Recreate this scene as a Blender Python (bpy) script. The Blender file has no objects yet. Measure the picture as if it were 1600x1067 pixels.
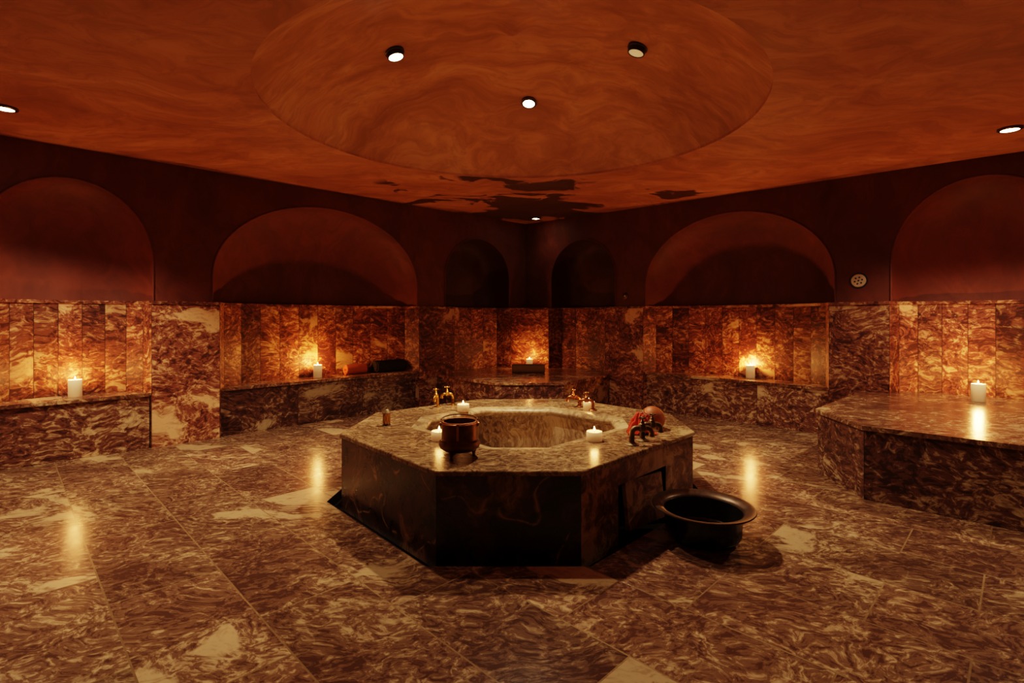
import bpy, bmesh, math, random
from mathutils import Vector, Matrix, noise
from mathutils.geometry import tessellate_polygon
random.seed(11)
PI = math.pi
scene = bpy.context.scene
col = scene.collection

# ------------------------------------------------------------------ materials
def new_mat(name):
    m = bpy.data.materials.new(name); m.use_nodes = True
    nt = m.node_tree; nt.nodes.clear()
    out = nt.nodes.new('ShaderNodeOutputMaterial')
    b = nt.nodes.new('ShaderNodeBsdfPrincipled')
    nt.links.new(b.outputs[0], out.inputs[0])
    return m, nt, b

class NT:
    """tiny node-graph helper"""
    def __init__(s, nt): s.nt = nt
    def n(s, t, **kw):
        nd = s.nt.nodes.new(t)
        for k, v in kw.items(): setattr(nd, k, v)
        return nd
    def l(s, a, b): s.nt.links.new(a, b)
    def setin(s, sock, v):
        if isinstance(v, bpy.types.NodeSocket): s.l(v, sock)
        else:
            if sock.type == 'RGBA' and isinstance(v, tuple) and len(v) == 3: v = (*v, 1)
            sock.default_value = v
    def math(s, op, a, b=0.0, clamp=False):
        nd = s.n('ShaderNodeMath', operation=op, use_clamp=clamp)
        s.setin(nd.inputs[0], a); s.setin(nd.inputs[1], b); return nd.outputs[0]
    def vmath(s, op, a, b):
        nd = s.n('ShaderNodeVectorMath', operation=op)
        s.setin(nd.inputs[0], a); s.setin(nd.inputs[1], b); return nd.outputs[0]
    def mix(s, f, a, b, blend='MIX'):
        nd = s.n('ShaderNodeMix', data_type='RGBA', blend_type=blend)
        s.setin(nd.inputs[0], f); s.setin(nd.inputs[6], a); s.setin(nd.inputs[7], b); return nd.outputs[2]
    def noise(s, vec, scale, detail=4, rough=.55, dist=0.0, w=None):
        nd = s.n('ShaderNodeTexNoise', noise_dimensions='4D' if w is not None else '3D')
        s.l(vec, nd.inputs['Vector']); nd.inputs['Scale'].default_value = scale
        nd.inputs['Detail'].default_value = detail; nd.inputs['Roughness'].default_value = rough
        nd.inputs['Distortion'].default_value = dist
        if w is not None: s.setin(nd.inputs['W'], w)
        return nd
    def ramp(s, f, stops, interp='LINEAR'):
        nd = s.n('ShaderNodeValToRGB'); cr = nd.color_ramp; cr.interpolation = interp
        while len(cr.elements) < len(stops): cr.elements.new(.5)
        for e, (p, c) in zip(cr.elements, stops):
            e.position = p; e.color = (c, c, c, 1) if isinstance(c, (int, float)) else (*c, 1)
        s.l(f, nd.inputs[0]); return nd.outputs[0]
    def mapping(s, vec, loc=(0,0,0), rot=(0,0,0), sc=(1,1,1)):
        nd = s.n('ShaderNodeMapping'); s.l(vec, nd.inputs[0])
        nd.inputs['Location'].default_value = loc; nd.inputs['Rotation'].default_value = rot
        nd.inputs['Scale'].default_value = sc; return nd.outputs[0]
    def bump(s, h, strength, dist, bsdf):
        nd = s.n('ShaderNodeBump'); nd.inputs['Strength'].default_value = strength
        nd.inputs['Distance'].default_value = dist; s.l(h, nd.inputs['Height'])
        s.l(nd.outputs[0], bsdf.inputs['Normal'])

def marble(name, dark, mid, light, cream, cream_lo=.56, cream_hi=.6, rough=.28, stretch=(1,1,1), rot=(0,0,0),
           tiles=None, scale=1.0, seam=(.02,.008,.005), vein=.5, spec=.5, fine=1.0, mixf=.66, bias=0.0, tonev=.5, bigs=1.7):
    m, nt, b = new_mat(name); g = NT(nt)
    tc = g.n('ShaderNodeTexCoord'); base = tc.outputs['Object']
    seamf = None
    if tiles:
        tv = g.mapping(base, loc=tiles['loc'], rot=(0,0,tiles['rot']))
        br = g.n('ShaderNodeTexBrick'); g.l(tv, br.inputs['Vector'])
        br.offset = .37; br.offset_frequency = 2; br.squash = 1
        br.inputs['Color1'].default_value = (0,0,0,1); br.inputs['Color2'].default_value = (1,1,1,1)
        br.inputs['Mortar'].default_value = (.5,.5,.5,1)
        br.inputs['Scale'].default_value = 1; br.inputs['Mortar Size'].default_value = tiles['gap']
        br.inputs['Mortar Smooth'].default_value = .1; br.inputs['Bias'].default_value = 0
        br.inputs['Brick Width'].default_value = tiles['w']; br.inputs['Row Height'].default_value = tiles['h']
        pr = g.math('MULTIPLY', br.outputs['Color'], 7.0); seamf = br.outputs['Fac']
        pv = br.outputs['Color']
    else:
        at = g.n('ShaderNodeAttribute', attribute_name='panel'); pr = g.math('MULTIPLY', at.outputs['Fac'], 9.0)
        pv = at.outputs['Fac']
        uv = g.n('ShaderNodeUVMap', uv_map='seam'); sx = g.n('ShaderNodeSeparateXYZ'); g.l(uv.outputs[0], sx.inputs[0])
        mn = g.math('MINIMUM', sx.outputs[0], sx.outputs[1])
        seamf = g.math('LESS_THAN', mn, .0035)
    v = g.mapping(base, rot=rot, sc=tuple(scale*q for q in stretch))
    # two-scale domain warp gives the feathery swirls of the stone
    w1 = g.noise(base, 1.9, 2, .5, 0, pr)
    w2 = g.noise(base, 8.0, 2, .5, 0, pr)
    off = g.vmath('ADD', g.vmath('MULTIPLY', g.vmath('SUBTRACT', w1.outputs['Color'], (.5,.5,.5)), (.6,.6,.6)),
                  g.vmath('MULTIPLY', g.vmath('SUBTRACT', w2.outputs['Color'], (.5,.5,.5)), (.10,.10,.10)))
    vv = g.vmath('ADD', v, off)
    big = g.noise(vv, bigs, 7, .55, .25, pr)
    fl = g.noise(vv, 13*fine, 7, .68, .9, pr)
    t = g.math('ADD', g.math('MULTIPLY', big.outputs[0], 1-mixf), g.math('MULTIPLY', fl.outputs[0], mixf))
    t = g.math('ADD', g.math('MULTIPLY', g.math('SUBTRACT', t, .5), 1.9), bias + .5)
    c = g.ramp(t, [(.36, dark), (.44, mid), (.50, mid), (.56, light), (.68, cream)])
    # big pale clouds with ragged edges
    cm = g.ramp(big.outputs[0], [(cream_lo, 0.0), (cream_hi, .92)])
    cc = g.mix(g.ramp(fl.outputs[0], [(.36, .6), (.48, 0.0)]), cream, light)
    c = g.mix(cm, c, cc)
    # a few thin pale veins
    vl = g.math('ABSOLUTE', g.math('SUBTRACT', w1.outputs[0], .5))
    vf = g.math('MULTIPLY', g.ramp(vl, [(.0, 1.0), (.006, 0.0)]), g.math('MULTIPLY', g.ramp(fl.outputs[0], [(.45, 0.0), (.55, 1.0)]), vein))
    c = g.mix(vf, c, cream)
    # panel-to-panel tone
    tone = g.math('ADD', g.math('MULTIPLY', pv, tonev), 1-tonev/2)
    tcx = g.n('ShaderNodeCombineColor'); [g.l(tone, tcx.inputs[i]) for i in range(3)]
    c = g.mix(1.0, c, tcx.outputs[0], 'MULTIPLY')
    c = g.mix(g.math('MULTIPLY', seamf, .75), c, (*seam, 1))
    g.l(c, b.inputs['Base Color'])
    r = g.math('ADD', g.math('MULTIPLY', fl.outputs[0], .25), rough - .12)
    g.l(r, b.inputs['Roughness']); b.inputs['Specular IOR Level'].default_value = spec
    h = g.math('SUBTRACT', g.math('MULTIPLY', fl.outputs[0], .3), g.math('MULTIPLY', seamf, .8))
    g.bump(h, .25, .006, b)
    return m

DG = math.radians(35)
M_floor = marble('floor_marble', (.075,.032,.021), (.155,.076,.044), (.29,.170,.092), (.49,.335,.18), .582, .605, .20,
                 stretch=(.9,1.6,1), rot=(0,0,math.radians(30)), tiles=dict(loc=(.13,.1,0), rot=math.radians(45), gap=.0035, w=.86, h=.42),
                 seam=(.24,.145,.07), vein=.3, tonev=.4, bias=-.025, spec=.06, fine=1.45, mixf=.66, bigs=1.35)
M_wall = marble('wall_marble', (.050,.014,.010), (.17,.050,.028), (.36,.165,.078), (.60,.37,.185), .60, .635, .5, stretch=(1,1,1.7), rot=(DG,DG,0), vein=.6, spec=.2, bias=-.03, fine=1.2, tonev=.8)
M_bench = marble('bench_marble', (.040,.014,.010), (.125,.044,.028), (.30,.165,.088), (.55,.38,.205), .60, .635, .4, stretch=(1,1,1.8), rot=(-DG,DG,0), vein=.6, bias=-.02, spec=.3, fine=1.2, tonev=.8)
M_slab = marble('seat_marble', (.065,.026,.016), (.16,.068,.036), (.33,.19,.098), (.54,.37,.195), .61, .65, .22, stretch=(1,1.5,1), vein=.3, spec=.35, bias=-.02, fine=1.2)
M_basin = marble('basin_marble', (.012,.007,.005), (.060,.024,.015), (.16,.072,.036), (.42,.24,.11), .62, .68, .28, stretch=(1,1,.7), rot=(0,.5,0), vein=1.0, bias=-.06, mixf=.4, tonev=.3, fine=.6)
M_hatch = marble('basin_side_marble', (.055,.020,.012), (.15,.058,.031), (.26,.128,.062), (.42,.25,.12), .62, .67, .32, stretch=(1,1,1.2), rot=(0,.5,0), vein=.4, tonev=.2)
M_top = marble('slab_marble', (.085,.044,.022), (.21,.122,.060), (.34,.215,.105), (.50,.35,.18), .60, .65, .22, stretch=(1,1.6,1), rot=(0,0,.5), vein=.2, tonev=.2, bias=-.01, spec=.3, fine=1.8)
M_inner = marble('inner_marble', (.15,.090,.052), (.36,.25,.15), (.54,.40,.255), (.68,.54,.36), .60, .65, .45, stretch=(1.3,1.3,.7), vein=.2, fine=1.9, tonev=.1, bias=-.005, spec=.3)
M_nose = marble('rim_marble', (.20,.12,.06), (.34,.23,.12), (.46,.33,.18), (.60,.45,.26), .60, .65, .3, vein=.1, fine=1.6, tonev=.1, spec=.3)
M_dark, _nt, _b = new_mat('gutter_dark'); _b.inputs['Base Color'].default_value = (.012,.006,.004,1); _b.inputs['Roughness'].default_value = .5

def plaster(name, c1, c2, c3, stain=None, bump=.5, rough=.55, scale=1.0, grain=(.7,1.6,1.0)):
    m, nt, b = new_mat(name); g = NT(nt)
    tc = g.n('ShaderNodeTexCoord'); p = tc.outputs['Object']
    w = g.noise(p, .8, 3, .5)
    vv = g.vmath('ADD', p, g.vmath('MULTIPLY', g.vmath('SUBTRACT', w.outputs['Color'], (.5,.5,.5)), (1.3,1.3,1.0)))
    n1 = g.noise(g.mapping(vv, sc=grain), 1.3*scale, 8, .6, .5)
    n2 = g.noise(g.mapping(vv, rot=(0,0,.6), sc=grain), 5.0*scale, 9, .68, .8)
    c = g.ramp(n1.outputs[0], [(.3, c1), (.5, c2), (.68, c3)])
    c = g.mix(g.ramp(n2.outputs[0], [(.38, .55), (.56, 0.0)]), c, (*c1, 1))
    c = g.mix(g.ramp(n2.outputs[0], [(.56, 0.0), (.75, .4)]), c, (*c3, 1))
    if stain:
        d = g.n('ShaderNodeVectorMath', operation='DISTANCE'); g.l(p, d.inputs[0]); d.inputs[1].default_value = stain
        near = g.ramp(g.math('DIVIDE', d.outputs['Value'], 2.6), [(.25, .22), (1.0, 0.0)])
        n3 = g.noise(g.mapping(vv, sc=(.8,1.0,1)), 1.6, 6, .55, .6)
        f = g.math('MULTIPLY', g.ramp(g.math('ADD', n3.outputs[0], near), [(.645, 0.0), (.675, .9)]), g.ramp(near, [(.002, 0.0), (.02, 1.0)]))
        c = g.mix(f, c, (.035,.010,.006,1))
    g.l(c, b.inputs['Base Color']); b.inputs['Roughness'].default_value = rough
    b.inputs['Specular IOR Level'].default_value = .3
    h = g.math('ADD', g.math('MULTIPLY', n2.outputs[0], .6), g.math('MULTIPLY', n1.outputs[0], .25))
    g.bump(h, bump, .03, b)
    return m
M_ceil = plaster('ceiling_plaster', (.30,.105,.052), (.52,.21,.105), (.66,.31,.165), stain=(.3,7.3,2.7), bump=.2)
M_dome = plaster('dome_plaster', (.38,.16,.078), (.62,.29,.15), (.72,.39,.21), bump=.3, scale=1.2)
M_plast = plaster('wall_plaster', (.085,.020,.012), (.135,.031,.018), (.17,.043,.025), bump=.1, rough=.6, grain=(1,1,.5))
M_niche_shade = plaster('shaded_niche_plaster', (.045,.012,.008), (.07,.017,.011), (.09,.024,.015), bump=.1, rough=.6, grain=(1,1,.5))  # wall plaster darkened, painting in the shade of the deep corner arches

def simple(name, c, rough=.5, metal=0.0, emit=None, es=0.0, nscale=8, var=.35, bump=.15, bdist=.004, coat=0.0):
    m, nt, b = new_mat(name); g = NT(nt)
    tc = g.n('ShaderNodeTexCoord')
    n = g.noise(tc.outputs['Object'], nscale, 6, .6, .3)
    cc = g.ramp(n.outputs[0], [(.3, tuple(x*(1-var) for x in c)), (.7, tuple(min(1, x*(1+var)) for x in c))])
    g.l(cc, b.inputs['Base Color']); b.inputs['Roughness'].default_value = rough; b.inputs['Metallic'].default_value = metal
    b.inputs['Coat Weight'].default_value = coat
    if emit: b.inputs['Emission Color'].default_value = (*emit, 1); b.inputs['Emission Strength'].default_value = es
    if bump: g.bump(n.outputs[0], bump, bdist, b)
    return m
M_brass = simple('brass', (.62,.36,.09), .28, 1.0, nscale=30)
M_copper = simple('old_copper', (.42,.17,.07), .35, 1.0, nscale=12, var=.5)
M_darkcop = simple('dark_copper', (.13,.050,.022), .42, .9, nscale=14, var=.5)
M_bronze = simple('weathered_bronze', (.17,.11,.055), .5, .75, nscale=25, var=.5, bump=.3)
M_black = simple('black_glaze', (.012,.010,.009), .25, .3, nscale=9, var=.4, coat=.25)
M_rim = simple('worn_rim', (.085,.045,.024), .38, .5, nscale=15, var=.5)
M_orange = simple('terracotta', (.38,.095,.016), .55, .15, nscale=10, var=.25)
M_red = simple('red_cloth', (.55,.06,.02), .85, nscale=40, var=.4, bump=.5)
M_towel = simple('brown_towel', (.17,.10,.04), .95, nscale=120, var=.3, bump=.8)
M_rtowel = simple('rust_towel', (.48,.10,.028), .95, nscale=120, var=.25, bump=.8)
M_shag = simple('shaggy_black', (.022,.014,.010), .95, nscale=60, var=.5, bump=.8)
M_iron = simple('lamp_metal', (.05,.035,.028), .4, .8, nscale=20)
M_white = simple('white_plastic', (.62,.52,.38), .4, nscale=20, var=.12, bump=0)
M_hole = simple('dark_hole', (.015,.008,.006), .7, nscale=20)
M_wick = simple('wick', (.02,.012,.008), .9, nscale=50)
M_amber = simple('amber_glass', (.6,.3,.08), .25, .2, nscale=40, var=.5)
M_on = simple('lamp_glow', (1,.85,.6), .4, emit=(1,.80,.48), es=26, bump=0)
M_off = simple('lamp_dim', (.85,.68,.42), .4, emit=(1,.66,.30), es=.42, bump=0)
def flame_mat():
    m, nt, b = new_mat('flame'); g = NT(nt)
    tc = g.n('ShaderNodeTexCoord'); sx = g.n('ShaderNodeSeparateXYZ'); g.l(tc.outputs['Generated'], sx.inputs[0])
    c = g.ramp(sx.outputs[2], [(0, (1,.45,.12)), (.3, (1,.72,.3)), (1, (1,.62,.2))])
    g.l(c, b.inputs['Emission Color']); b.inputs['Emission Strength'].default_value = 30
    b.inputs['Base Color'].default_value = (1,.6,.2,1)
    return m
def wax_mat():
    m, nt, b = new_mat('candle_wax'); g = NT(nt)
    tc = g.n('ShaderNodeTexCoord'); sx = g.n('ShaderNodeSeparateXYZ'); g.l(tc.outputs['Generated'], sx.inputs[0])
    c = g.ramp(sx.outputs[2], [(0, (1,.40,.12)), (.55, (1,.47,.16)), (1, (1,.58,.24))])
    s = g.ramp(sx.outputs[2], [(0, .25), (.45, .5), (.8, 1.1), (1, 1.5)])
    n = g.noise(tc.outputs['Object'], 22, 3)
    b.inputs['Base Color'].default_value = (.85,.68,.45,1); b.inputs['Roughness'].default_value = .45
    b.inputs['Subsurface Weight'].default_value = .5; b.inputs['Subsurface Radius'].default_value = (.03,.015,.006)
    g.l(c, b.inputs['Emission Color']); g.l(g.math('MULTIPLY', s, .45), b.inputs['Emission Strength'])  # emission rising toward the top stands in for flame light in the wax
    g.bump(n.outputs[0], .1, .003, b)
    return m
M_flame, M_wax = flame_mat(), wax_mat()

# ------------------------------------------------------------------ mesh builder
class MB:
    def __init__(s): s.v = []; s.f = []; s.mi = []; s.pn = []; s.uv = []
    def vert(s, p): s.v.append(tuple(p)); return len(s.v) - 1
    def face(s, pts, mi=0, pn=0.0, uv=None):
        idx = [p if isinstance(p, int) else s.vert(p) for p in pts]
        s.f.append(idx); s.mi.append(mi); s.pn.append(pn); s.uv.append(uv or [(1, 1)]*len(idx)); return idx
    def quad_panel(s, a, b, z0, z1, mi=0, pn=0.0, seam=True):
        """vertical rectangle between plan points a and b"""
        w = math.hypot(b[0]-a[0], b[1]-a[1])
        uv = [(0, w), (w, 0), (w, 0), (0, w)] if seam else None
        s.face([(a[0],a[1],z0), (b[0],b[1],z0), (b[0],b[1],z1), (a[0],a[1],z1)], mi, pn, uv)
    def poly(s, loops, mi=0, pn=0.0):
        """filled polygon with holes (list of loops of 3D points)"""
        flat = [p for lp in loops for p in lp]
        base = [s.vert(p) for p in flat]
        for t in tessellate_polygon([[Vector(p) for p in lp] for lp in loops]):
            s.face([base[i] for i in t], mi, pn)
    def prism(s, pts, z0, z1, mi=0, pn=None, bottom=False, seam=True, side_mi=None):
        pts = [(p[0], p[1]) for p in pts]
        pn = random.random() if pn is None else pn
        s.poly([[(x, y, z1) for x, y in pts]], mi, pn)
        if bottom: s.poly([[(x, y, z0) for x, y in pts]], mi, pn)
        for i in range(len(pts)):
            s.quad_panel(pts[i], pts[(i+1) % len(pts)], z0, z1, mi if side_mi is None else side_mi, random.random() if seam else pn, seam)
    def lathe(s, prof, M=Matrix(), seg=32, mi=0):
        rings = []
        for r, z in prof:
            if r < 1e-5: rings.append([s.vert(M @ Vector((0,0,z)))])
            else: rings.append([s.vert(M @ Vector((r*math.cos(2*PI*k/seg), r*math.sin(2*PI*k/seg), z))) for k in range(seg)])
        for a, b in zip(rings, rings[1:]):
            for k in range(seg):
                k2 = (k+1) % seg
                if len(a) == 1 and len(b) == 1: continue
                if len(a) == 1: s.face([a[0], b[k], b[k2]], mi)
                elif len(b) == 1: s.face([a[k], a[k2], b[0]], mi)
                else: s.face([a[k], a[k2], b[k2], b[k]], mi)
    def sweep(s, pts, rad, seg=12, mi=0, caps=True):
        pts = [Vector(p) for p in pts]; n = len(pts)
        rad = rad if isinstance(rad, (list, tuple)) else [rad]*n
        up = Vector((0,0,1)); rings = []
        for i, p in enumerate(pts):
            t = (pts[min(i+1, n-1)] - pts[max(i-1, 0)]).normalized()
            if i == 0:
                a = t.orthogonal().normalized()
            else:
                a = (a - t*a.dot(t)).normalized()
            b2 = t.cross(a)
            rings.append([s.vert(p + (a*math.cos(2*PI*k/seg) + b2*math.sin(2*PI*k/seg))*rad[i]) for k in range(seg)])
        for a_, b_ in zip(rings, rings[1:]):
            for k in range(seg): s.face([a_[k], a_[(k+1) % seg], b_[(k+1) % seg], b_[k]], mi)
        if caps: s.face(rings[0][::-1], mi); s.face(rings[-1], mi)
    def build(s, name, mats, parent=None, smooth=False, recalc=True, loc=None):
        me = bpy.data.meshes.new(name)
        me.from_pydata(s.v, [], s.f)
        for m in (mats if isinstance(mats, (list, tuple)) else [mats]): me.materials.append(m)
        me.polygons.foreach_set('material_index', s.mi)
        at = me.attributes.new('panel', 'FLOAT', 'FACE'); at.data.foreach_set('value', s.pn)
        ul = me.uv_layers.new(name='seam')
        ul.data.foreach_set('uv', [c for f in s.uv for q in f for c in q])
        if recalc:
            bm = bmesh.new(); bm.from_mesh(me)
            bmesh.ops.remove_doubles(bm, verts=bm.verts, dist=1e-5)
            bmesh.ops.recalc_face_normals(bm, faces=bm.faces); bm.to_mesh(me); bm.free()
        if smooth:
            me.polygons.foreach_set('use_smooth', [True]*len(me.polygons))
            me.set_sharp_from_angle(angle=math.radians(42))
        o = bpy.data.objects.new(name, me); col.objects.link(o)
        if parent: o.parent = parent
        if loc: o.location = loc
        return o

def empty(name, loc, label, cat, group=None, rz=0.0):
    o = bpy.data.objects.new(name, None); o.empty_display_size = .1; col.objects.link(o)
    o.location = loc; o.rotation_euler = (0, 0, rz); o['label'] = label; o['category'] = cat
    if group: o['group'] = group
    return o
def tag(o, label, cat, group=None):
    o['label'] = label; o['category'] = cat
    if group: o['group'] = group
    return o
def struct(o): o['kind'] = 'structure'; return o
def dup(root, loc, label, group=None, rz=None):
    r = root.copy(); col.objects.link(r); r.location = loc; r['label'] = label
    if group: r['group'] = group
    if rz is not None: r.rotation_euler = (0, 0, rz)
    for ch in list(root.children):
        c = ch.copy(); col.objects.link(c); c.parent = r
        if ch.type == 'LIGHT': c.data = ch.data
        for gch in ch.children:
            d = gch.copy(); col.objects.link(d); d.parent = c
    return r

# ------------------------------------------------------------------ the room (metres; camera at the origin of the plan)
CAM_Z = 1.2
C0 = Vector((.22, 8.35))                       # far corner
uL = Vector((-4.27, -4.35)).normalized(); nL = Vector((-uL.y, uL.x))
if nL.x < 0: nL = -nL
uR = Vector((3.93, -4.15)).normalized(); nR = Vector((uR.y, -uR.x))
if nR.x > 0: nR = -nR
SIDE = 6.6
CL, CRt = C0 + uL*SIDE, C0 + uR*SIDE
def ceil_z(x, y): return CAM_Z + 1.4075 - .0102*(x - .1) + .031*(y - 4.15)
LEDGE = 1.36
PL = .03                                        # plaster set-back behind the marble face

def W(O, u, n, s, d): return O + u*s - n*d      # plan point of a wall's local (s, depth)

def niche_curve(s0, s1, D, N, p=2.6):
    """plan outline of a curved niche, facets of about equal length"""
    a, c = (s1-s0)/2, (s0+s1)/2
    dense = []
    for i in range(401):
        t = PI - PI*i/400
        x = abs(math.cos(t))**(2/p)*math.copysign(1, math.cos(t)); y = abs(math.sin(t))**(2/2.2)
        dense.append((c + a*x, D*y))
    L = [0]
    for q, r in zip(dense, dense[1:]): L.append(L[-1] + math.hypot(r[0]-q[0], r[1]-q[1]))
    out = []
    for k in range(N+1):
        tgt = L[-1]*k/N
        j = min(range(len(L)), key=lambda q: abs(L[q]-tgt)); out.append(dense[j])
    out[0] = (s0, 0.0); out[-1] = (s1, 0.0)
    return out

class Wall:
    def __init__(s, O, u, n, ch0, ch1, niches, arches, tones=None):
        s.tones = tones or [.5, .5, .5, .5]
        s.O, s.u, s.n, s.ch0, s.ch1 = O, u, n, ch0, ch1
        s.curves = [niche_curve(*q) for q in niches]; s.arches = arches
    def w(s, a, d): return W(s.O, s.u, s.n, a, d)
    def outline(s, a0=None, a1=None, off=0.0):
        """lower-wall plan points (s, d) from a0 to a1"""
        pts = [(s.ch0, 0.0)]
        for c in s.curves: pts += c
        pts.append((SIDE - s.ch1, 0.0))
        if a0 is not None: pts = [(a0, 0.0)] + [p for p in pts if p[0] > a0 + 1e-6]
        if a1 is not None: pts = [p for p in pts if p[0] < a1 - 1e-6] + [(a1, 0.0)]
        return [s.w(a, d - off) for a, d in pts]
    def build(s, name):
        mb = MB()
        # marble dado: pillars and curved niche strips
        pts = [(s.ch0, 0.0)]
        for c in s.curves: pts += c
        pts.append((SIDE - s.ch1, 0.0))
        for (a0, d0), (a1, d1) in zip(pts, pts[1:]):
            if abs(a0-a1) + abs(d0-d1) < 1e-6: continue
            if d0 == 0 and d1 == 0:                   # a flat pillar between two niches
                k = sum(1 for c in s.curves if c[-1][0] <= a0 + 1e-6); pv = s.tones[k]
            else: pv = random.random()*.9
            mb.quad_panel(s.w(a0, d0), s.w(a1, d1), -.02, LEDGE - .025, 0, pv)
        # plaster above, with arched recesses standing on the ledge
        def up(a, d, z): p = s.w(a, d); return (p.x, p.y, z)
        def topz(a): p = s.w(a, PL); return ceil_z(p.x, p.y) + .03
        outl = [up(-.03, PL, LEDGE - .01)]
        for (a0, a1, zs, zt, D, p) in s.arches:
            am, hw = (a0+a1)/2, (a1-a0)/2
            outl.append(up(a0, PL, LEDGE - .01))
            for k in range(41):
                t = PI - PI*k/40
                outl.append(up(am + hw*math.cos(t), PL, zs + (zt-zs)*math.sin(t)))
            outl.append(up(a1, PL, LEDGE - .01))
        outl.append(up(SIDE + .03, PL, LEDGE - .01))
        for k in range(21):
            a = SIDE + .03 - (SIDE + .06)*k/20; outl.append(up(a, PL, topz(a)))
        mb.poly([outl], 1, 0)
        for (a0, a1, zs, zt, D, p) in s.arches:
            am, hw = (a0+a1)/2, (a1-a0)/2; NX, NV = 56, 28
            grid = []
            for i in range(NX+1):
                x = -math.cos(PI*i/NX); ct = math.sqrt(max(0, 1-x*x)); row = []
                for j in range(NV+1):
                    v = math.sin(PI/2*j/NV)
                    z = LEDGE - .01 + (zs + (zt-zs)*ct - LEDGE + .01)*v
                    r = math.hypot(x, max(0, (z-zs)/(zt-zs)))
                    row.append(mb.vert(up(am + hw*x, PL + D*max(0, 1-min(1, r)**p)**.5, z)))
                grid.append(row)
            for i in range(NX):
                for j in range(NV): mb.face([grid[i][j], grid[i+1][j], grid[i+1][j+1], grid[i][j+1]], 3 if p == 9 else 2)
            highlight_bead = [up(a0, PL - .001, LEDGE)] + [up(am + hw*math.cos(PI - PI*k/40), PL - .001, zs + (zt-zs)*math.sin(PI*k/40)) for k in range(41)] + [up(a1, PL - .001, LEDGE)]
            n0 = len(mb.f); mb.sweep(highlight_bead, .009, seg=8, mi=2)  # raised edge added round each arch to catch a highlight
        o = mb.build(name, [M_wall, M_plast, M_plast, M_niche_shade], smooth=False)
        me = o.data
        me.set_sharp_from_angle(angle=math.radians(50))
        me.polygons.foreach_set('use_smooth', [p.material_index >= 2 for p in me.polygons])
        return struct(o)
    def ledge(s, name):
        """thin marble capping that follows the face of the dado"""
        mb = MB()
        front = s.outline(off=.010); back = [s.w(s.ch0, .66)] + [s.w(SIDE - s.ch1, .66)]
        lp = [*front, back[1], back[0]]
        mb.prism(lp, LEDGE - .028, LEDGE, 0, .4, bottom=True, seam=False)
        return struct(mb.build(name, M_wall))

# measured wall layouts: (niche s0, s1, depth, strips), arches (s0, s1, spring z, top z, depth, roundness)
wl = Wall(C0, uL, nL, .335, .42,
          [(.345, 1.485, .30, 6), (2.089, 4.50, .42, 12), (5.07, 6.15, .36, 9)],
          [(.35, 1.63, 1.80, 2.39, .42, 9), (2.10, 4.56, 1.62, 2.48, .50, 2.6), (5.05, 6.22, 1.72, 2.39, .34, 3.0)], [.4, .42, 1.15, .5])
wr = Wall(C0, uR, nR, .509, .42,
          [(.515, 1.579, .30, 6), (2.197, 4.351, .42, 12), (4.855, 6.08, .40, 9)],
          [(.54, 1.74, 1.80, 2.36, .42, 9), (2.21, 4.40, 1.62, 2.43, .50, 2.6), (4.86, 6.10, 1.70, 2.42, .40, 3.0)], [.4, .85, .3, .5])
wn = [(.45, 1.52, .30, 6), (2.12, 4.48, .42, 12), (5.08, 6.15, .30, 6)]
an = [(.45, 1.55, 1.75, 2.38, .36, 4), (2.12, 4.48, 1.62, 2.42, .50, 2.6), (5.05, 6.15, 1.75, 2.38, .36, 4)]
w3 = Wall(CRt, uL, -nL, .42, .42, wn, an)
w4 = Wall(CL, uR, -nR, .42, .42, wn, an)
for w_, nm in ((wl, 'left'), (wr, 'right'), (w3, 'near_right'), (w4, 'near_left')):
    w_.build('wall_' + nm)
for i, w_ in enumerate((wl, wr, w3, w4)): w_.ledge('trim_%d' % (i+1))
# corner piers: flat marble panel across each corner with its own capping
def pier(name, A, B, corner):
    mb = MB()
    mb.quad_panel(A, B, -.02, LEDGE - .025, 0, random.random())
    out = ((A + B)/2 - corner).normalized()*.01
    mb.prism([A + out, B + out, corner - out*20], LEDGE - .028, LEDGE + .0005, 0, .4, bottom=True, seam=False)
    struct(mb.build(name, M_wall))
pier('wall_far_corner', wl.w(.335, 0), wr.w(.509, 0), C0)
pier('wall_right_corner', wr.w(SIDE-.42, 0), w3.w(.42, 0), CRt)
pier('wall_left_corner', wl.w(SIDE-.42, 0), w4.w(.42, 0), CL)
CN = CL + uR*SIDE
pier('wall_near_corner', w3.w(SIDE-.42, 0), w4.w(SIDE-.42, 0), CN)

# basin plan
VO = [Vector(p) for p in ((-.38,2.56), (.346,2.56), (1.215,3.44), (1.25,4.08), (.52,4.83), (-.32,4.79), (-1.085,4.12), (-1.125,3.38))]
BC = sum(VO, Vector((0,0)))/8
def offset_poly(P, d):
    """parallel offset of a counter-clockwise plan polygon (positive = outward)"""
    n = len(P); out = []
    for i in range(n):
        a, b, c = P[i-1], P[i], P[(i+1) % n]
        e1, e2 = (b-a).normalized(), (c-b).normalized()
        n1, n2 = Vector((e1.y, -e1.x)), Vector((e2.y, -e2.x))
        m = (n1+n2).normalized(); out.append(b + m*(d/max(.3, m.dot(n1))))
    return out

# floor with the gutter channel cut round the basin
mb = MB()
E = .75
fc = [C0 + (C0-BC).normalized()*E*1.4, CL + Vector((-1,0))*E*1.4, CN + Vector((0,-1))*E*1.4, CRt + Vector((1,0))*E*1.4]
gut = offset_poly(VO, .085)
z3 = lambda P, z: [(p.x, p.y, z) for p in P]
mb.poly([z3(fc, 0), z3(gut, 0)], 0)
for i in range(8):
    a, b = gut[i], gut[(i+1) % 8]
    mb.face([(a.x,a.y,0), (b.x,b.y,0), (b.x,b.y,-.07), (a.x,a.y,-.07)], 1)
mb.poly([z3(gut, -.07)], 1)
struct(mb.build('floor', [M_floor, M_dark]))

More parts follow.
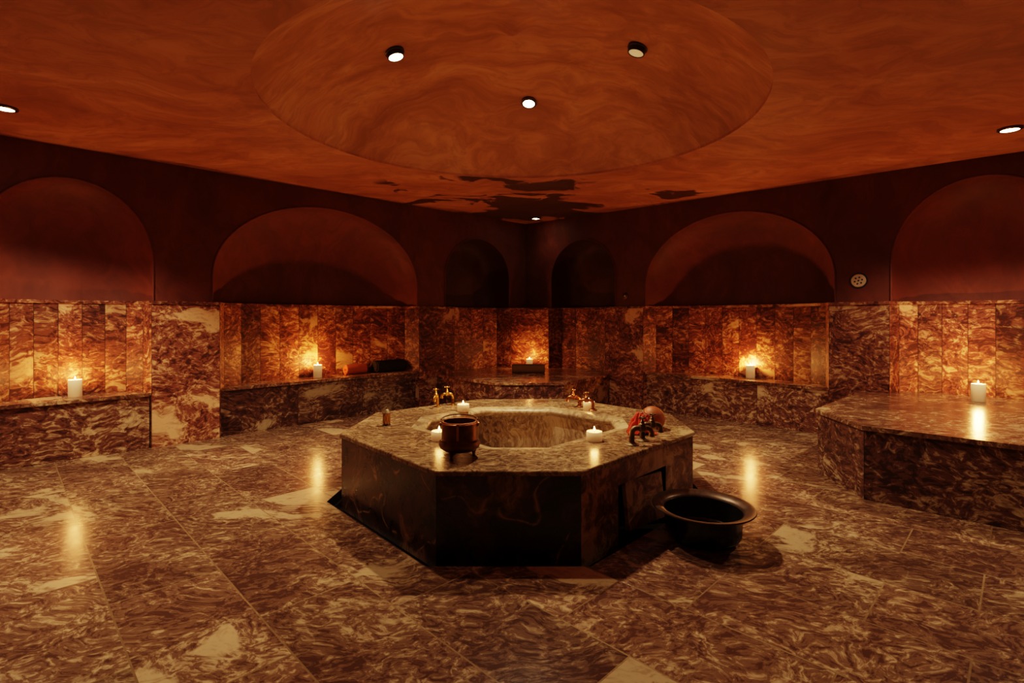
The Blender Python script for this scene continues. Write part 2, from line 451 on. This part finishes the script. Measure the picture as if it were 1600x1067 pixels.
# ceiling plane with the round dome
DC, DR, DH = Vector((.0, 3.63)), 1.65, .66
RS = (DR*DR + DH*DH)/(2*DH)
def dome_z(x, y):
    r2 = min((x-DC.x)**2 + (y-DC.y)**2, DR*DR)
    return ceil_z(x, y) + .02 + math.sqrt(RS*RS - r2) - (RS - DH)
mb = MB()
cc = [C0 + Vector((0,.3)), CL + Vector((-.3,0)), CN + Vector((0,-.3)), CRt + Vector((.3,0))]
ring = [DC + Vector((math.cos(2*PI*k/96), math.sin(2*PI*k/96)))*DR for k in range(96)]
mb.poly([[(p.x, p.y, ceil_z(p.x, p.y)) for p in cc], [(p.x, p.y, ceil_z(p.x, p.y)) for p in ring]], 0)
prev = [mb.vert((p.x, p.y, ceil_z(p.x, p.y))) for p in ring]
NR_ = 56
for j in range(NR_+1):
    q = 1 - j/NR_
    if j == NR_:
        top = mb.vert((DC.x, DC.y, dome_z(DC.x, DC.y) - .07))
        for k in range(96): mb.face([prev[k], prev[(k+1) % 96], top], 1)
        break
    cur = []
    for p in ring:
        x, y = DC.x + (p.x-DC.x)*q, DC.y + (p.y-DC.y)*q
        z = dome_z(x, y)
        z -= .07*math.exp(-((q*DR)/.075)**2) - .012*math.exp(-(((q*DR)-.19)/.05)**2)      # small plaster boss at the crown
        cur.append(mb.vert((x, y, z)))
    for k in range(96): mb.face([prev[k], prev[(k+1) % 96], cur[(k+1) % 96], cur[k]], 1)
    prev = cur
o = struct(mb.build('ceiling', [M_ceil, M_dome]))
o.data.set_sharp_from_angle(angle=math.radians(30))
o.data.polygons.foreach_set('use_smooth', [p.material_index == 1 for p in o.data.polygons])

# ------------------------------------------------------------------ benches
def bench(name, label, front, back, z, over=.018, cat='bench', slab_mat=None, tone=.5):
    """front, back: plan points; back runs the other way round"""
    root = empty(name, (0, 0, 0), label, cat)
    f = MB()
    for a, b in zip(front, front[1:]):
        L = (b-a).length; n = max(1, round(L/.72))
        for k in range(n): f.quad_panel(a.lerp(b, k/n), a.lerp(b, (k+1)/n), .002, z - .03, 0, tone + .15*(random.random() - .5))
    f.build('front_panel', M_bench, root)
    t = MB()
    cen = sum(front + back, Vector((0,0)))/len(front + back)
    fo = []
    for i, p in enumerate(front):
        d = Vector((0,0))
        for a, b in zip(front[max(0,i-1):i+1], front[max(0,i-1)+1:i+2]):
            e = (b-a).normalized(); q = Vector((e.y, -e.x))
            if q.dot(p-cen) < 0: q = -q
            d += q
        if d.length < 1e-6: d = Vector((0, -1))
        fo.append(p + d.normalized()*over)
    t.prism(fo + back, z - .03, z, 0, random.random(), bottom=True, seam=False)
    sl = t.build('seat_slab', slab_mat or M_slab, root)
    return root
def wall_bench(name, label, w, idx, rec, z, tone=.5):
    c = w.curves[idx]
    pts = [(a, d) for a, d in c if d > rec + .02]
    s0, s1 = c[0][0] + .012, c[-1][0] - .012
    # where the curve crosses the bench face
    front = [w.w(s0, rec), w.w(s1, rec)]
    back = [w.w(a, d - .006) for a, d in reversed(pts)]
    return bench(name, label, front, back, z, tone=tone)
wall_bench('marble_bench', 'long dark marble bench in the left wall niche holding rolled towels', wl, 1, .05, .49, .12)
wall_bench('marble_bench', 'mottled marble bench in the curved right wall niche, lone candle on it', wr, 1, .05, .49, .85)
wall_bench('marble_bench', 'short marble bench at the left edge holding the nearest left candle', wl, 2, .012, .51, .95)
# corner bench: chamfered front standing out into the room
back = wr.outline(a0=.509, a1=1.60, off=.006)[::-1] + wl.outline(a0=.335, a1=1.75, off=.006)
back = [wr.w(1.66, -.006)] + [p for p in back[1:-1]] + [wl.w(1.78, -.006)]
front = [wl.w(1.78, -.006), Vector((-.21, 6.20)), Vector((.63, 6.20)), wr.w(1.66, -.006)]
bench('corner_bench', 'low chamfered marble bench filling the far corner under two dark arches', front, back, .42, tone=.5)
# platform on the right
A_, B_ = Vector((2.39, 4.0)), Vector((2.33, 3.39))
sA = (A_ - C0).dot(uR)
sB3 = (B_ - CRt).dot(uL)
front = [wr.w(sA, -.006), A_, B_, w3.w(sB3, -.006)]
back = w3.outline(a0=.42, a1=sB3, off=.006)[::-1][1:] + wr.outline(a0=sA, a1=SIDE-.42, off=.006)[::-1][:-1]
bench('marble_platform', 'wide polished marble platform at the right edge with a chamfered corner', front, back, .49, cat='platform', tone=.3)

# ------------------------------------------------------------------ the octagonal basin
ZT = .438
basin = empty('hammam_basin', (BC.x, BC.y, 0), 'large octagonal marble basin in the middle of the floor', 'basin')
def rel(mbx):                                    # shift a builder's points under the basin's empty
    mbx.v = [(x-BC.x, y-BC.y, z) for x, y, z in mbx.v]; return mbx
mb = MB()
t0, t1, HZ = .27, .70, .285
for i in range(8):
    a, b = VO[i], VO[(i+1) % 8]
    if i == 1:
        P = lambda t, z: ((a.lerp(b, t)).x, (a.lerp(b, t)).y, z)
        mb.poly([[P(0,-.06), P(t0,-.06), P(t0,HZ), P(t1,HZ), P(t1,-.06), P(1,-.06), P(1,ZT-.024), P(0,ZT-.024)]], 2, .9)
        inn = Vector((-(b-a).y, (b-a).x)).normalized()*.22
        Q = lambda t, z, k: (P(t,z)[0]+inn.x*k, P(t,z)[1]+inn.y*k, z)
        mb.face([P(t0,-.06), Q(t0,-.06,1), Q(t0,HZ,1), P(t0,HZ)], 1); mb.face([P(t1,-.06), Q(t1,-.06,1), Q(t1,HZ,1), P(t1,HZ)], 1)
        mb.face([P(t0,HZ), P(t1,HZ), Q(t1,HZ,1), Q(t0,HZ,1)], 1); mb.face([Q(t0,-.06,1), Q(t1,-.06,1), Q(t1,HZ,1), Q(t0,HZ,1)], 1)
    else:
        mb.quad_panel(a, b, -.06, ZT - .024, 0, [.15,0,.5,.4,.6,.5,.3,.25][i])
rel(mb).build('side_panels', [M_basin, M_dark, M_hatch], basin)
VI = [Vector(p) for p in ((-.12,3.02), (.22,3.02), (.78,3.60), (.80,3.92), (.33,4.36), (-.26,4.36), (-.66,3.94), (-.66,3.58))]
mb = MB()
def ring_(P, z): return [mb.vert((p.x, p.y, z)) for p in P]
rings = [ring_(offset_poly(VO, .0), ZT-.024), ring_(offset_poly(VO, .012), ZT-.024), ring_(offset_poly(VO, .012), ZT-.004), ring_(offset_poly(VO, .008), ZT)]
for a, b in zip(rings, rings[1:]):
    for k in range(8): mb.face([a[k], a[(k+1)%8], b[(k+1)%8], b[k]], 0, .5)
mb.poly([z3(offset_poly(VO, .008), ZT), z3(offset_poly(VI, .045), ZT)], 0, .5)
rel(mb).build('top_slab', M_top, basin)
mb = MB()
nose = [(.045, 0), (.012, 0), (-.012, -.005), (-.030, -.014), (-.040, -.026), (-.043, -.040), (-.038, -.054), (-.024, -.064), (.012, -.070)]
rr = [ring_(offset_poly(VI, d), ZT + dz) for d, dz in nose]
for a, b in zip(rr, rr[1:]):
    for k in range(8): mb.face([a[k], a[(k+1)%8], b[(k+1)%8], b[k]], 0, .7)
ob = rel(mb).build('rounded_rim', M_nose, basin, smooth=True)
mb = MB()
a = offset_poly(VI, .010)
for k in range(8):
    mb.quad_panel(a[k], a[(k+1) % 8], .06, ZT - .066, 0, .5, seam=False)
mb.poly([z3(a, .06)], 0, .3)
rel(mb).build('inner_lining', M_inner, basin)

# loose access panel leaning in the hatch opening
a, b = VO[1], VO[2]
mb = MB()
e = (b-a).normalized(); out = Vector((e.y, -e.x))
pl_w, pl_h = .40, .262
mb.prism([(-pl_w/2, -.012), (pl_w/2, -.012), (pl_w/2, .012), (-pl_w/2, .012)], 0, pl_h, 0, .35, bottom=True, seam=False)
o = mb.build('access_panel', M_hatch)
c = a.lerp(b, .475) + out*.0
R = Matrix.Rotation(math.atan2(e.y, e.x), 4, 'Z') @ Matrix.Rotation(math.radians(-9), 4, 'X') @ Matrix.Rotation(math.radians(4), 4, 'Y')
o.matrix_world = Matrix.Translation((c.x + out.x*.028, c.y + out.y*.028, .016)) @ R
tag(o, 'loose square marble panel leaning askew in the basin hatch opening', 'panel')

# ------------------------------------------------------------------ candles
def candle_proto(r, h):
    root = empty('candle', (0,0,0), '', 'candle')
    m = MB(); m.lathe([(0,0), (r*.97,0), (r,.004), (r,h*.97), (r*.97,h), (r*.86,h*.995), (r*.6,h-.008), (0,h-.010)], seg=32)
    wx = m.build('wax_body', M_wax, root, smooth=True)
    m = MB(); m.sweep([(0,0,h-.011), (.001,0,h-.002), (.003,0,h+.006)], .0016, seg=6)
    m.build('wick', M_wick, wx)
    m = MB(); z0 = h + .002
    m.lathe([(0,z0), (.0035,z0+.002), (.006,z0+.008), (.0055,z0+.014), (.003,z0+.021), (.001,z0+.027), (0,z0+.030)], seg=14)
    m.build('flame', M_flame, root, smooth=True)
    return root
def candle_light(root, h, power, col_=(1.0,.37,.09)):
    ld = bpy.data.lights.new('candle_light', 'POINT'); ld.energy = power; ld.color = col_; ld.shadow_soft_size = .022
    lo = bpy.data.objects.new('candle_light', ld); col.objects.link(lo); lo.parent = root; lo.location = (0,0,h+.022)
tall = [((-3.84, 4.50, .51), 'tall lit cream candle on the short bench at the left edge', 22),
        ((-2.33, 6.14, .49), 'tall lit cream candle on the dark bench beside the rolled towels', 34),
        ((.27, 7.90, .42), 'lit cream candle in the far corner behind a brown towel roll', 12),
        ((2.84, 6.10, .49), 'tall lit cream candle alone on the right wall niche bench', 36),
        ((3.98, 4.37, .49), 'tall lit cream candle on the polished platform at the right', 26)]
squat = [((-.455, 3.20, ZT), 'squat lit candle half hidden behind the copper bucket', 1.3),
         ((.513, 3.19, ZT), 'squat lit candle on the front right of the basin top, near the weathered taps', 1.6),
         ((-.40, 4.20, ZT), 'squat lit candle at the back left of the basin, beside yellow brass taps', 1.6),
         ((.65, 4.33, ZT), 'squat lit candle behind the tap pipe at the back right of the basin', 1.6)]
H1, H2 = .150, .058
for lst, r, h, grp in ((tall, .049, H1, 'tall pillar candles on the benches'), (squat, .049, H2, 'squat candles round the basin')):
    proto = None
    for k, (loc, lab, pw) in enumerate(lst):
        if proto is None:
            proto = candle_proto(r, h); root = proto
            root.location = loc; root['label'] = lab; root['group'] = grp
        else:
            root = dup(proto, loc, lab, grp, rz=k*1.3)
    # lights go on after copying, one per flame
    for o in [q for q in col.objects if q.get('group') == grp]:
        pw = next(p for l, la, p in lst if la == o['label']); candle_light(o, h, pw)

# ------------------------------------------------------------------ ceiling lamps
def lamp(name, pos, nrm, label, on=True, power=60, spread=125, r=.052, deep=.045, color=(1,.75,.48)):
    root = bpy.data.objects.new(name, None); col.objects.link(root)
    root.empty_display_size = .1
    q = Vector((0,0,-1)).rotation_difference(nrm.normalized())
    root.matrix_world = Matrix.Translation(pos) @ q.to_matrix().to_4x4()
    tag(root, label, 'lamp', 'small round ceiling lamps')
    m = MB(); m.lathe([(r*1.35,.012), (r*1.36,-.012), (r*1.2,-.016), (r*1.18,-deep+.008), (r*1.12,-deep), (r*1.0,-deep), (r*.99,-deep+.006)], seg=32)
    m.build('lamp_ring', M_iron if deep > .03 else M_rim, root, smooth=True)
    m = MB(); m.lathe([(r*1.0,-deep+.004), (r*.9,-deep+.0015), (0,-deep-.002)], seg=32)
    m.build('diffuser', M_on if on else M_off, root, smooth=True)
    if on:
        ld = bpy.data.lights.new('lamp_light', 'SPOT'); ld.energy = power; ld.color = color
        ld.spot_size = math.radians(spread); ld.spot_blend = .6; ld.shadow_soft_size = .045
        lo = bpy.data.objects.new('lamp_light', ld); col.objects.link(lo); lo.parent = root; lo.location = (0,0,-deep-.055)
    return root
def dome_lamp(xy, label, **kw):
    x, y = xy; e = .01
    gx = (dome_z(x+e, y) - dome_z(x-e, y))/(2*e); gy = (dome_z(x, y+e) - dome_z(x, y-e))/(2*e)
    n = Vector((gx*.75, gy*.75, -1))
    return lamp('ceiling_lamp', Vector((x, y, dome_z(x, y))), n, label, **kw)
dome_lamp((-.85, 3.70), 'lit round lamp on the left side of the ceiling dome', power=120)
dome_lamp((.15, 4.54), 'lit round lamp on the far side of the dome, above the basin', power=360, deep=.02)
dome_lamp((.88, 3.58), 'unlit pale round lamp with a dark ring on the right side of the dome', on=False)
def flat_lamp(x, y, label, **kw):
    return lamp('ceiling_lamp', Vector((x, y, ceil_z(x, y))), Vector((-.0102, .031, -1)), label, deep=.016, **kw)
flat_lamp(-3.42, 3.45, 'lit lamp in the flat ceiling at the left edge', power=230, spread=116)
flat_lamp(3.56, 3.66, 'lit lamp in the flat ceiling at the right edge', power=190, spread=116)
flat_lamp(.36, 7.75, 'small lit lamp in the ceiling close to the far corner', power=2)
flat_lamp(.10, -.45, 'added unseen fill lamp in the flat ceiling over the near corner', power=6)  # added out of view behind the camera, slightly brightens the basin front

# ------------------------------------------------------------------ wash tub on the floor
root = empty('wash_tub', (1.04, 2.79, 0), 'black round wash tub with a wide flared rim on the floor', 'tub')
m = MB()
m.lathe([(0,.012), (.13,.012), (.135,0), (.16,0), (.165,.014), (.185,.022), (.196,.040), (.199,.10), (.202,.148), (.206,.158), (.200,.158), (.193,.10), (.188,.045), (.17,.030), (0,.026)], seg=64)
m.build('tub_body', M_black, root, smooth=True)
m = MB()
m.lathe([(.2055,.156), (.222,.163), (.245,.172), (.262,.173), (.268,.178), (.266,.184), (.258,.184), (.238,.180), (.216,.171), (.204,.160), (.2035,.157), (.2055,.156)], seg=64)
m.build('tub_rim', M_rim, root, smooth=True)

# ------------------------------------------------------------------ copper bucket
root = empty('copper_bucket', (-.290, 2.83, ZT), 'old copper bucket on short feet at the front of the basin top', 'bucket')
m = MB()
m.lathe([(0,.030), (.06,.030), (.085,.036), (.108,.052), (.114,.070), (.110,.088), (.100,.094), (.098,.100), (.0975,.185), (.0935,.185), (.092,.10), (.088,.06), (0,.05)], seg=48)
m.build('bucket_body', M_darkcop, root, smooth=True)
m = MB()
m.lathe([(.0975,.183), (.1015,.185), (.102,.190), (.0985,.1925), (.0935,.190), (.0935,.185)], seg=48)
m.build('bucket_rim', M_copper, root, smooth=True)
for k in range(3):
    m = MB(); an_ = math.radians(-118 + 120*k + 0); x, y = .078*math.cos(an_), .078*math.sin(an_)
    m.lathe([(0,0), (.009,0), (.012,.004), (.008,.012), (.011,.024), (.016,.040), (0,.046)], Matrix.Translation((x, y, 0)), seg=14)
    m.build('foot', M_darkcop, root, smooth=True)
m = MB()                                         # bail handle lying just above the back of the rim
pts = []
for k in range(25):
    t = PI*k/24; pts.append((.100*math.cos(t), -.006 + .070*math.sin(t), .204 + .016*math.sin(t)))
m.sweep(pts, .004, seg=8)
m.build('bail_handle', M_darkcop, root, smooth=True)
for sx in (-1, 1):
    m = MB(); m.lathe([(0,-.006), (.011,-.006), (.012,0), (.011,.006), (0,.006)], Matrix.Translation((sx*.1025,0,.176)) @ Matrix.Rotation(PI/2, 4, 'Y'), seg=14)
    m.build('handle_lug', M_copper, root, smooth=True)
m = MB()
m.prism([(-.006,-.0985), (.006,-.0985), (.006,-.103), (-.006,-.103)], .105, .194, 0, 0, bottom=True, seam=False)
m.build('strap', M_copper, root)
# dipper bowl sitting in the bucket mouth
root = empty('dipper_bowl', (-.290, 2.83, ZT + .1372), 'dark shallow dipper bowl resting in the mouth of the copper bucket', 'bowl')
m = MB()
m.lathe([(0,0), (.045,.002), (.074,.014), (.088,.036), (.0905,.056), (.087,.056), (.084,.036), (.070,.017), (0,.006)], seg=48)
m.build('bowl_body', M_darkcop, root, smooth=True)
m = MB(); m.lathe([(.0905,.0555), (.097,.0565), (.098,.059), (.094,.060), (.087,.058), (.087,.0555)], seg=48); m.build('bowl_rim', M_copper, root, smooth=True)

# ------------------------------------------------------------------ taps
def tap_proto(name, mat, pipe_h, reach, drop, pr=.0125, flange=True):
    """riser with flange, elbow, valve body reaching along +X, cross handle, down-turned spout"""
    root = empty(name, (0,0,0), '', 'tap')
    m = MB()
    if flange: m.lathe([(0,0), (pr*2.6,0), (pr*2.6,.004), (pr*1.5,.010), (pr*1.3,.016), (0,.016)], seg=24)
    m.lathe([(pr,.0), (pr,pipe_h*.55)], seg=16)
    pts = [(0,0,.01), (0,0,pipe_h*.5), (0,0,pipe_h-.028)]
    for k in range(1, 8):
        t = PI/2*k/7; pts.append((.028*(1-math.cos(t)), 0, pipe_h-.028 + .028*math.sin(t)))
    pts.append((reach*.45, 0, pipe_h))
    m.sweep(pts, pr, seg=16); m.build('riser_pipe', mat, root, smooth=True)
    m = MB()
    m.sweep([(reach*.34,0,pipe_h), (reach*.40,0,pipe_h), (reach*.44,0,pipe_h), (reach*.62,0,pipe_h), (reach*.68,0,pipe_h)], [pr*1.05, pr*1.6, pr*1.35, pr*1.5, pr*1.0], seg=16)
    m.lathe([(pr*1.15,0), (pr*1.15,.014), (pr*.8,.018), (pr*.75,.030), (pr*.4,.034), (pr*.35,.052), (0,.052)], Matrix.Translation((reach*.53,0,pipe_h+pr*.7)), seg=16)
    m.build('valve_body', mat, root, smooth=True)
    m = MB(); zc = pipe_h + pr*.7 + .050
    for (dx, dy) in ((1,0), (0,1)):
        pts = [(reach*.53 + dx*q*.024, dy*q*.024, zc) for q in (-1, -.85, -.4, 0, .4, .85, 1)]
        m.sweep(pts, [.002,.0058,.004,.0055,.004,.0058,.002], seg=10)
    m.lathe([(0,-.004), (.008,-.004), (.008,.004), (.004,.008), (0,.008)], Matrix.Translation((reach*.53,0,zc)), seg=12)
    m.build('cross_handle', mat, root, smooth=True)
    m = MB(); pts = [(reach*.64,0,pipe_h)]
    for k in range(0, 9):
        t = PI/2*k/8; pts.append((reach*.74 + reach*.26*math.sin(t), 0, pipe_h - reach*.26*(1-math.cos(t))))
    pts.append((reach, 0, pipe_h - reach*.26 - drop))
    m.sweep(pts, [pr*.9]*(len(pts)-2) + [pr*.95, pr*1.15], seg=16); m.build('spout', mat, root, smooth=True)
    return root
tb = tap_proto('brass_tap', M_brass, .098, .095, .012)
tb.location = (-.520, 4.50, ZT); tb.rotation_euler.z = math.radians(188)
tb['label'] = 'yellow brass tap with its spout turned left, right one of the back left pair'; tb['group'] = 'yellow brass taps at the back left of the basin'
dup(tb, (-.640, 4.405, ZT), 'yellow brass tap seen end on, left one of the back left pair', 'yellow brass taps at the back left of the basin', rz=math.radians(262))
td = tap_proto('copper_tap', M_copper, .085, .105, .012, pr=.0135)
td.location = (.580, 4.40, ZT); td.rotation_euler.z = math.radians(176)
td['label'] = 'tarnished tap with cross handle at the back right of the basin, left of the pair'; td['group'] = 'tarnished taps at the back right of the basin'
dup(td, (.668, 4.225, ZT), 'tarnished tap whose pipe stands in front of a candle, back right of the basin', 'tarnished taps at the back right of the basin', rz=math.radians(168))
tw = tap_proto('bronze_tap', M_bronze, .098, .125, .020, pr=.0165)
tw.location = (.722, 3.085, ZT); tw.rotation_euler.z = math.radians(8)
tw['label'] = 'weathered thick bronze tap near the front edge, arching right over a flange'; tw['group'] = 'weathered bronze taps at the right of the basin'
dup(tw, (.812, 3.190, ZT), 'weathered thick bronze tap under the red cloth, behind the front one', 'weathered bronze taps at the right of the basin', rz=math.radians(12))

# ------------------------------------------------------------------ terracotta bowl and red cloth behind the taps
bx, by = .985, 3.535
root = empty('copper_bowl', (bx, by, ZT), 'orange copper bowl tipped upside down behind the weathered taps', 'bowl')
m = MB()
R = Vector((0,0,1)).rotation_difference(Vector((-.66,.12,-.62)).normalized()).to_matrix().to_4x4()
prof = [(0,-.050)]
for k in range(1, 15):
    t = PI/2*k/14*1.08; prof.append((.084*math.sin(t), -.05 + .080*(1-math.cos(t))))
inner = [(r*.95, z+.004) for r, z in reversed(prof[1:])] + [(0,-.045)]
low = min((R @ Vector((r*math.cos(q), r*math.sin(q), z))).z for r, z in prof for q in [2*PI*k/40 for k in range(40)])
R = Matrix.Translation((.01, 0, -low + .003)) @ R
m.lathe(prof + inner, R, seg=40); m.build('bowl_body', M_orange, root, smooth=True)
m = MB()
pts = [R @ Vector((.0825*math.cos(2*PI*k/40), .0825*math.sin(2*PI*k/40), .036)) for k in range(41)]
m.sweep(pts, .0035, seg=8, caps=False); m.build('bowl_rim', M_darkcop, root, smooth=True)
# crumpled cloth
m = MB(); N = 44
cx, cy = .850, 3.378
for j in range(N+1):
    for i in range(N+1):
        u, v = i/N - .5, j/N - .5
        r = math.hypot(u*1.0, v*1.15)*2
        ang = math.atan2(v, u)
        fold = .020*math.sin(ang*9 + 3*noise.noise((u*5, v*5, 1.7))) * min(1, r*1.4)
        rad = .080*r*(1 + .10*math.sin(ang*7 + 1))
        z = .135*(1 - min(1, r)**2.0) + .018*noise.noise((u*9, v*9, .3)) + fold
        z += .012*noise.noise((u*22, v*22, 5))
        m.v.append((cx + rad*math.cos(ang)*1.05, cy + rad*math.sin(ang)*.62, ZT + max(.006 + .004*math.sin(ang*5), z)))
for j in range(N):
    for i in range(N):
        q = j*(N+1)+i; m.face([q, q+1, q+N+2, q+N+1])
o = m.build('wash_cloth', M_red, smooth=False, recalc=False)
o.data.polygons.foreach_set('use_smooth', [True]*len(o.data.polygons))
sm = o.modifiers.new('thick', 'SOLIDIFY'); sm.thickness = .004; sm.offset = 0
tag(o, 'crumpled red wash cloth heaped against the orange bowl', 'cloth')

# ------------------------------------------------------------------ small pierced lantern
root = empty('pierced_lantern', (-.893, 3.645, ZT), 'tiny pierced metal lantern alone on the left of the basin top', 'lantern')
m = MB(); m.lathe([(0,0), (.028,0), (.029,.006), (.025,.010), (.025,.014), (0,.014)], seg=24); m.build('lantern_base', M_iron, root, smooth=True)
m = MB(); m.lathe([(.021,.012), (.0225,.05), (.021,.088)], seg=24); m.build('glass', M_amber, root, smooth=True)
m = MB()
for k in range(8):
    a0 = 2*PI*k/8
    for sg in (1, -1):
        pts = [(.0245*math.cos(a0 + sg*.78*q), .0245*math.sin(a0 + sg*.78*q), .012 + .078*q) for q in [i/8 for i in range(9)]]
        m.sweep(pts, .0028, seg=6)
m.build('lattice', M_brass, root, smooth=True)
m = MB(); m.lathe([(.030,.086), (.031,.090), (.026,.096), (.020,.106), (.012,.113), (.005,.117), (.006,.122), (.003,.128), (0,.136)], seg=24); m.build('lantern_cap', M_bronze, root, smooth=True)

# ------------------------------------------------------------------ towels
def roll(name, mat, R, L, label, loc, rz, turns=3.2, cat='towel'):
    root = empty(name, loc, label, cat, rz=rz)
    m = MB(); N = int(turns*26); prev = None; NL = 16
    for k in range(N+1):
        f = k/N; a = 2*PI*turns*f; r = .012 + (R-.012)*f
        row = []
        for j in range(NL+1):
            y = L*(j/NL - .5)
            rr_ = r*(1 + .035*noise.noise((y*7, f*3, R*40)))
            row.append(m.vert((y + .006*math.sin(a*.7)*(1 if abs(j/NL-.5) > .49 else 0), rr_*math.cos(a), R + rr_*math.sin(a)*.97)))
        if prev:
            for j in range(NL): m.face([prev[j], prev[j+1], row[j+1], row[j]])
        prev = row
    o = m.build('rolled_cloth', mat, root, smooth=True, recalc=False)
    sm = o.modifiers.new('thick', 'SOLIDIFY'); sm.thickness = .011; sm.offset = -.6
    return root
aL = math.atan2(uL.y, uL.x)
roll('rolled_towel', M_towel, .060, .46, 'brown rolled towel lying in front of the far corner candle', (.235, 7.30, .42), 0)
p = wl.w(2.86, .30)
roll('rolled_towel', M_rtowel, .062, .28, 'rust red rolled towel on the dark bench left of the shaggy black roll', (p.x, p.y, .49), aL)
p = wl.w(2.395, .235)
root = empty('shaggy_mat', (p.x, p.y, .49), 'shaggy black rolled bath mat at the right end of the dark bench', 'mat', rz=aL)
m = MB(); R_, L_ = .082, .46; NA, NLg = 72, 90; prev = None; rnd = random.Random(4)
for j in range(NLg+1):
    x = L_*(j/NLg - .5); ring2 = []
    for k in range(NA):
        a = 2*PI*k/NA; e = abs(j/NLg-.5)*2
        rr_ = R_*(.88 + .12*rnd.random() + .05*noise.noise((x*18, math.cos(a)*2, math.sin(a)*2)))*(1 - .25*max(0, e-.93)/.07)
        ring2.append(m.vert((x + .006*(rnd.random()-.5), rr_*math.cos(a), max(.001, R_*.95 + rr_*math.sin(a)))))
    if prev:
        for k in range(NA): m.face([prev[k], prev[(k+1)%NA], ring2[(k+1)%NA], ring2[k]])
    else: first = ring2
    prev = ring2
m.build('pile', M_shag, root, smooth=False)
for sx in (-1, 1):
    m = MB(); pts = []
    for k in range(70):
        f = k/69; a = 2*PI*2.6*f; r = .006 + .066*f; pts.append((sx*(L_/2 - .004 + .006*(1-f)), r*math.cos(a), R_*.95 + r*math.sin(a)))
    m.sweep(pts, .0125, seg=7); m.build('spiral_end', M_shag, root, smooth=True)

# ------------------------------------------------------------------ wall fittings
sG = 4.60; p = wr.w(sG, PL)
root = empty('wall_drain', (p.x, p.y, 1.568), 'round white drain grille on the right wall between two arches', 'vent')
Rm = Vector((0,0,1)).rotation_difference(Vector((nR.x, nR.y, 0))).to_matrix().to_4x4()
m = MB(); m.lathe([(0,.004), (.05,.0075), (.060,.0065), (.064,.002), (.064,-.004)], Rm, seg=36); m.build('grille_plate', M_white, root, smooth=True)
for (hx, hy) in [(0,0)] + [(.032*math.cos(2*PI*k/6+.5), .032*math.sin(2*PI*k/6+.5)) for k in range(6)]:
    m = MB(); m.lathe([(0,.0085), (.008,.0085), (.0085,.006), (.0085,.003)], Rm @ Matrix.Translation((hx,hy,0)), seg=12); m.build('hole', M_hole, root)
m = MB(); m.lathe([(.064,-.004), (.066,.004), (.078,.003), (.082,-.004)], Rm, seg=36); m.build('recess_ring', M_hole, root, smooth=True)
p = wr.w(1.90, PL)
root = empty('wall_outlet', (p.x, p.y, 1.50), 'small dark round wall fitting just above the ledge near the corner', 'outlet')
m = MB(); m.lathe([(0,.006), (.02,.006), (.024,.012), (.045,.010), (.050,.0), (.050,-.004)], Rm, seg=28); m.build('face_plate', M_rim, root, smooth=True)
m = MB(); m.lathe([(0,.018), (.012,.018), (.014,.012), (.014,.006)], Rm, seg=16); m.build('plug', M_white, root, smooth=True)

# ------------------------------------------------------------------ camera, world, colour
cam = bpy.data.cameras.new('camera'); co = bpy.data.objects.new('camera', cam); col.objects.link(co)
co.location = (0, 0, CAM_Z); co.rotation_euler = (PI/2, 0, 0)
cam.lens = 18; cam.sensor_width = 36; cam.shift_y = (497 - 533.5)/1600; cam.clip_start = .02
scene.camera = co
wd = bpy.data.worlds.new('world'); scene.world = wd; wd.use_nodes = True
wd.node_tree.nodes['Background'].inputs[0].default_value = (.01,.005,.003,1)
scene.view_settings.view_transform = 'Filmic'
scene.view_settings.look = 'Medium High Contrast'
scene.view_settings.exposure = -0.1
